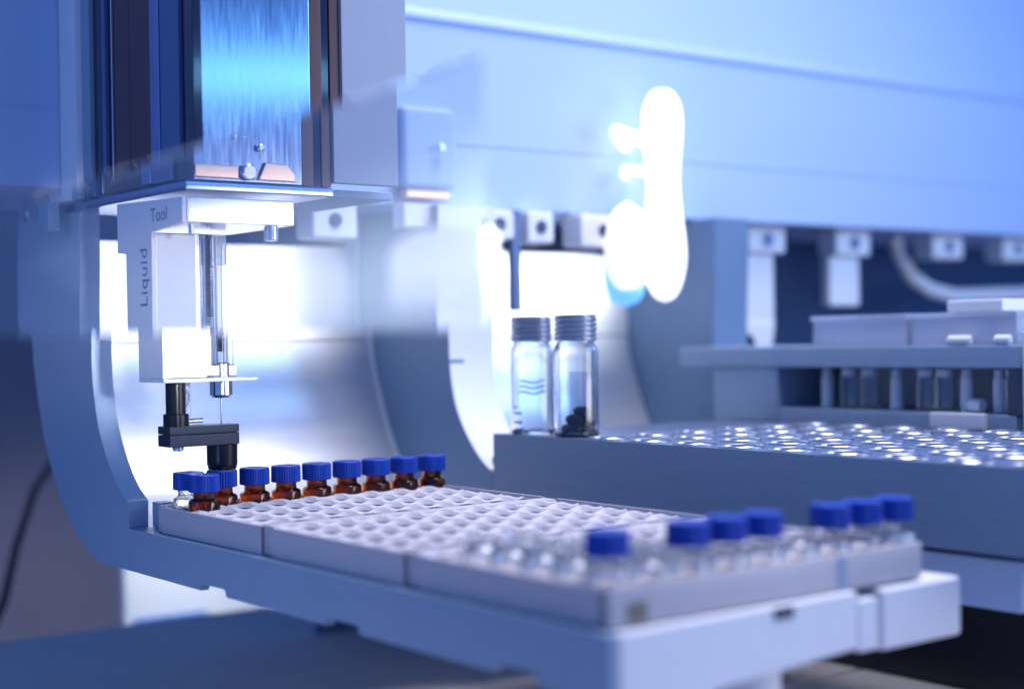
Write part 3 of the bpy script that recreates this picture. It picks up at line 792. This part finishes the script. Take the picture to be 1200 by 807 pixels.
for k, (y, x, l) in enumerate([(-124, XR+2.4, 'white capsule lying before the right plastic box'), (-146, XR+2.4, 'white capsule lying at the right end of the shelf')]):
    b = B().cyl(0, 0, -6+2*k, 6-2*k, 2.2, 20, 0.8)
    bmesh.ops.rotate(b.bm, cent=(0, 0, 0), matrix=Matrix.Rotation(R(90), 3, 'X'), verts=b.bm.verts)
    bmesh.ops.translate(b.bm, vec=(x, y, 56.3), verts=b.bm.verts)
    single('white_capsule', b, 'white_plastic', (x, y, 56.3), l, 'capsule')

# ------------------------------------------------------------------ bright reflection built as glowing shapes before the beam
lp = empty('flare', (297, 40, 78), 'brightly glowing long white reflection modelled in front of the beam', 'flare')
def flare_lobe(cx, cy_, z0, z1, prof):
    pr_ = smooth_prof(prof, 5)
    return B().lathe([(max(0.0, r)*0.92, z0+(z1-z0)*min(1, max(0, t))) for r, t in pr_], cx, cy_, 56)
part('flare_main', flare_lobe(297, 40, 78, 188, [(0, 0), (5.4, 0.02), (9.6, 0.08), (12.2, 0.18), (12.2, 0.28), (10.6, 0.4), (9.4, 0.52), (9.6, 0.62), (10.8, 0.74), (11.4, 0.84), (10, 0.93), (5.4, 0.99), (0, 1)]), 'flare_glow', lp)
part('flare_side', flare_lobe(279, 48, 84, 130, [(0, 0), (6, 0.03), (11, 0.18), (13, 0.4), (12, 0.65), (8, 0.88), (0, 1)]), 'flare_soft', lp)
part('flare_blue', flare_lobe(284, 56, 76, 106, [(0, 0), (8, 0.1), (11.5, 0.4), (11.5, 0.7), (7, 0.95), (0, 1)]), 'blue_glow', lp)
part('flare_nub', B().tube([(297, 69, 162), (276, 52, 166), (288, 42, 160)], 3.2, 12), 'flare_glow', lp)
part('flare_nub', B().tube([(297, 69, 146), (280, 50, 146), (290, 42, 145)], 2.4, 12), 'flare_glow', lp)

# ------------------------------------------------------------------ clear acrylic guard close to the camera
g = B()
def F(ur, uu, d):   # position in the guard's own frame: sideways, up, away
    return Vector((ur, d, uu))
# guard frame: origin at its lower middle; wedge grows thicker to the right
lo = [(-70, 0), (62, 0)]; 
pl = [(-72, 0.5, 0), (51, 0.5, 0), (51, 60, 0), (-72, 23.0, 0)]
th = [0.8, 4.4, 4.4, 0.8]
v0 = [g.bm.verts.new((a, d, c)) for a, c, d in pl]
v1 = [g.bm.verts.new((a, d+t, c)) for (a, c, d), t in zip(pl, th)]
g.bm.faces.new(v0); g.bm.faces.new(v1[::-1])
for i in range(4): g.bm.faces.new((v0[i], v0[(i+1) % 4], v1[(i+1) % 4], v1[i]))
gd = empty('acrylic_guard', (-84.0, -237.0, 61.6), 'clear milky acrylic guard with a white reflection patch painted on it, close to the camera and blurred', 'guard')
gd.rotation_euler = (0, 0, -yaw)
ORG[gd.name] = Vector((0, 0, 0))
me = g.mesh('clear_sheet', M['milky'], (0, 0, 0), smooth=False)
go = bpy.data.objects.new('clear_sheet', me); COL.objects.link(go); go.parent = gd
def reflected():  # white reflection blob painted as a patch that fades downward
    m = bpy.data.materials.new('reflection_white'); m.use_nodes = True; nt = m.node_tree
    d = nt.nodes.new('ShaderNodeBsdfDiffuse'); d.inputs[0].default_value = (0.95, 0.95, 0.97, 1)
    t = nt.nodes.new('ShaderNodeBsdfTranslucent'); t.inputs[0].default_value = (0.95, 0.95, 0.97, 1)
    tr = nt.nodes.new('ShaderNodeBsdfTransparent')
    m1 = nt.nodes.new('ShaderNodeMixShader'); m1.inputs[0].default_value = 0.3
    m2 = nt.nodes.new('ShaderNodeMixShader')
    tc = nt.nodes.new('ShaderNodeTexCoord'); sx = nt.nodes.new('ShaderNodeSeparateXYZ')
    mr = nt.nodes.new('ShaderNodeMapRange'); mr.inputs[1].default_value = 0.003; mr.inputs[2].default_value = 0.014
    mr.inputs[3].default_value = 0.95; mr.inputs[4].default_value = 0.12
    nt.links.new(tc.outputs['Object'], sx.inputs[0]); nt.links.new(sx.outputs['Z'], mr.inputs[0])
    nt.links.new(mr.outputs[0], m2.inputs[0])
    nt.links.new(d.outputs[0], m1.inputs[1]); nt.links.new(t.outputs[0], m1.inputs[2])
    nt.links.new(m1.outputs[0], m2.inputs[1]); nt.links.new(tr.outputs[0], m2.inputs[2])
    nt.links.new(m2.outputs[0], nt.nodes['Material Output'].inputs['Surface'])
    return m
M['reflected'] = reflected()
part('reflection_patch', B().prism([(30, 2.5), (30, 17), (32, 20), (36, 22.4), (41, 23), (53.4, 22), (53.4, 2.5)], 'Y', 0.1, 0.3), 'reflected', gd)
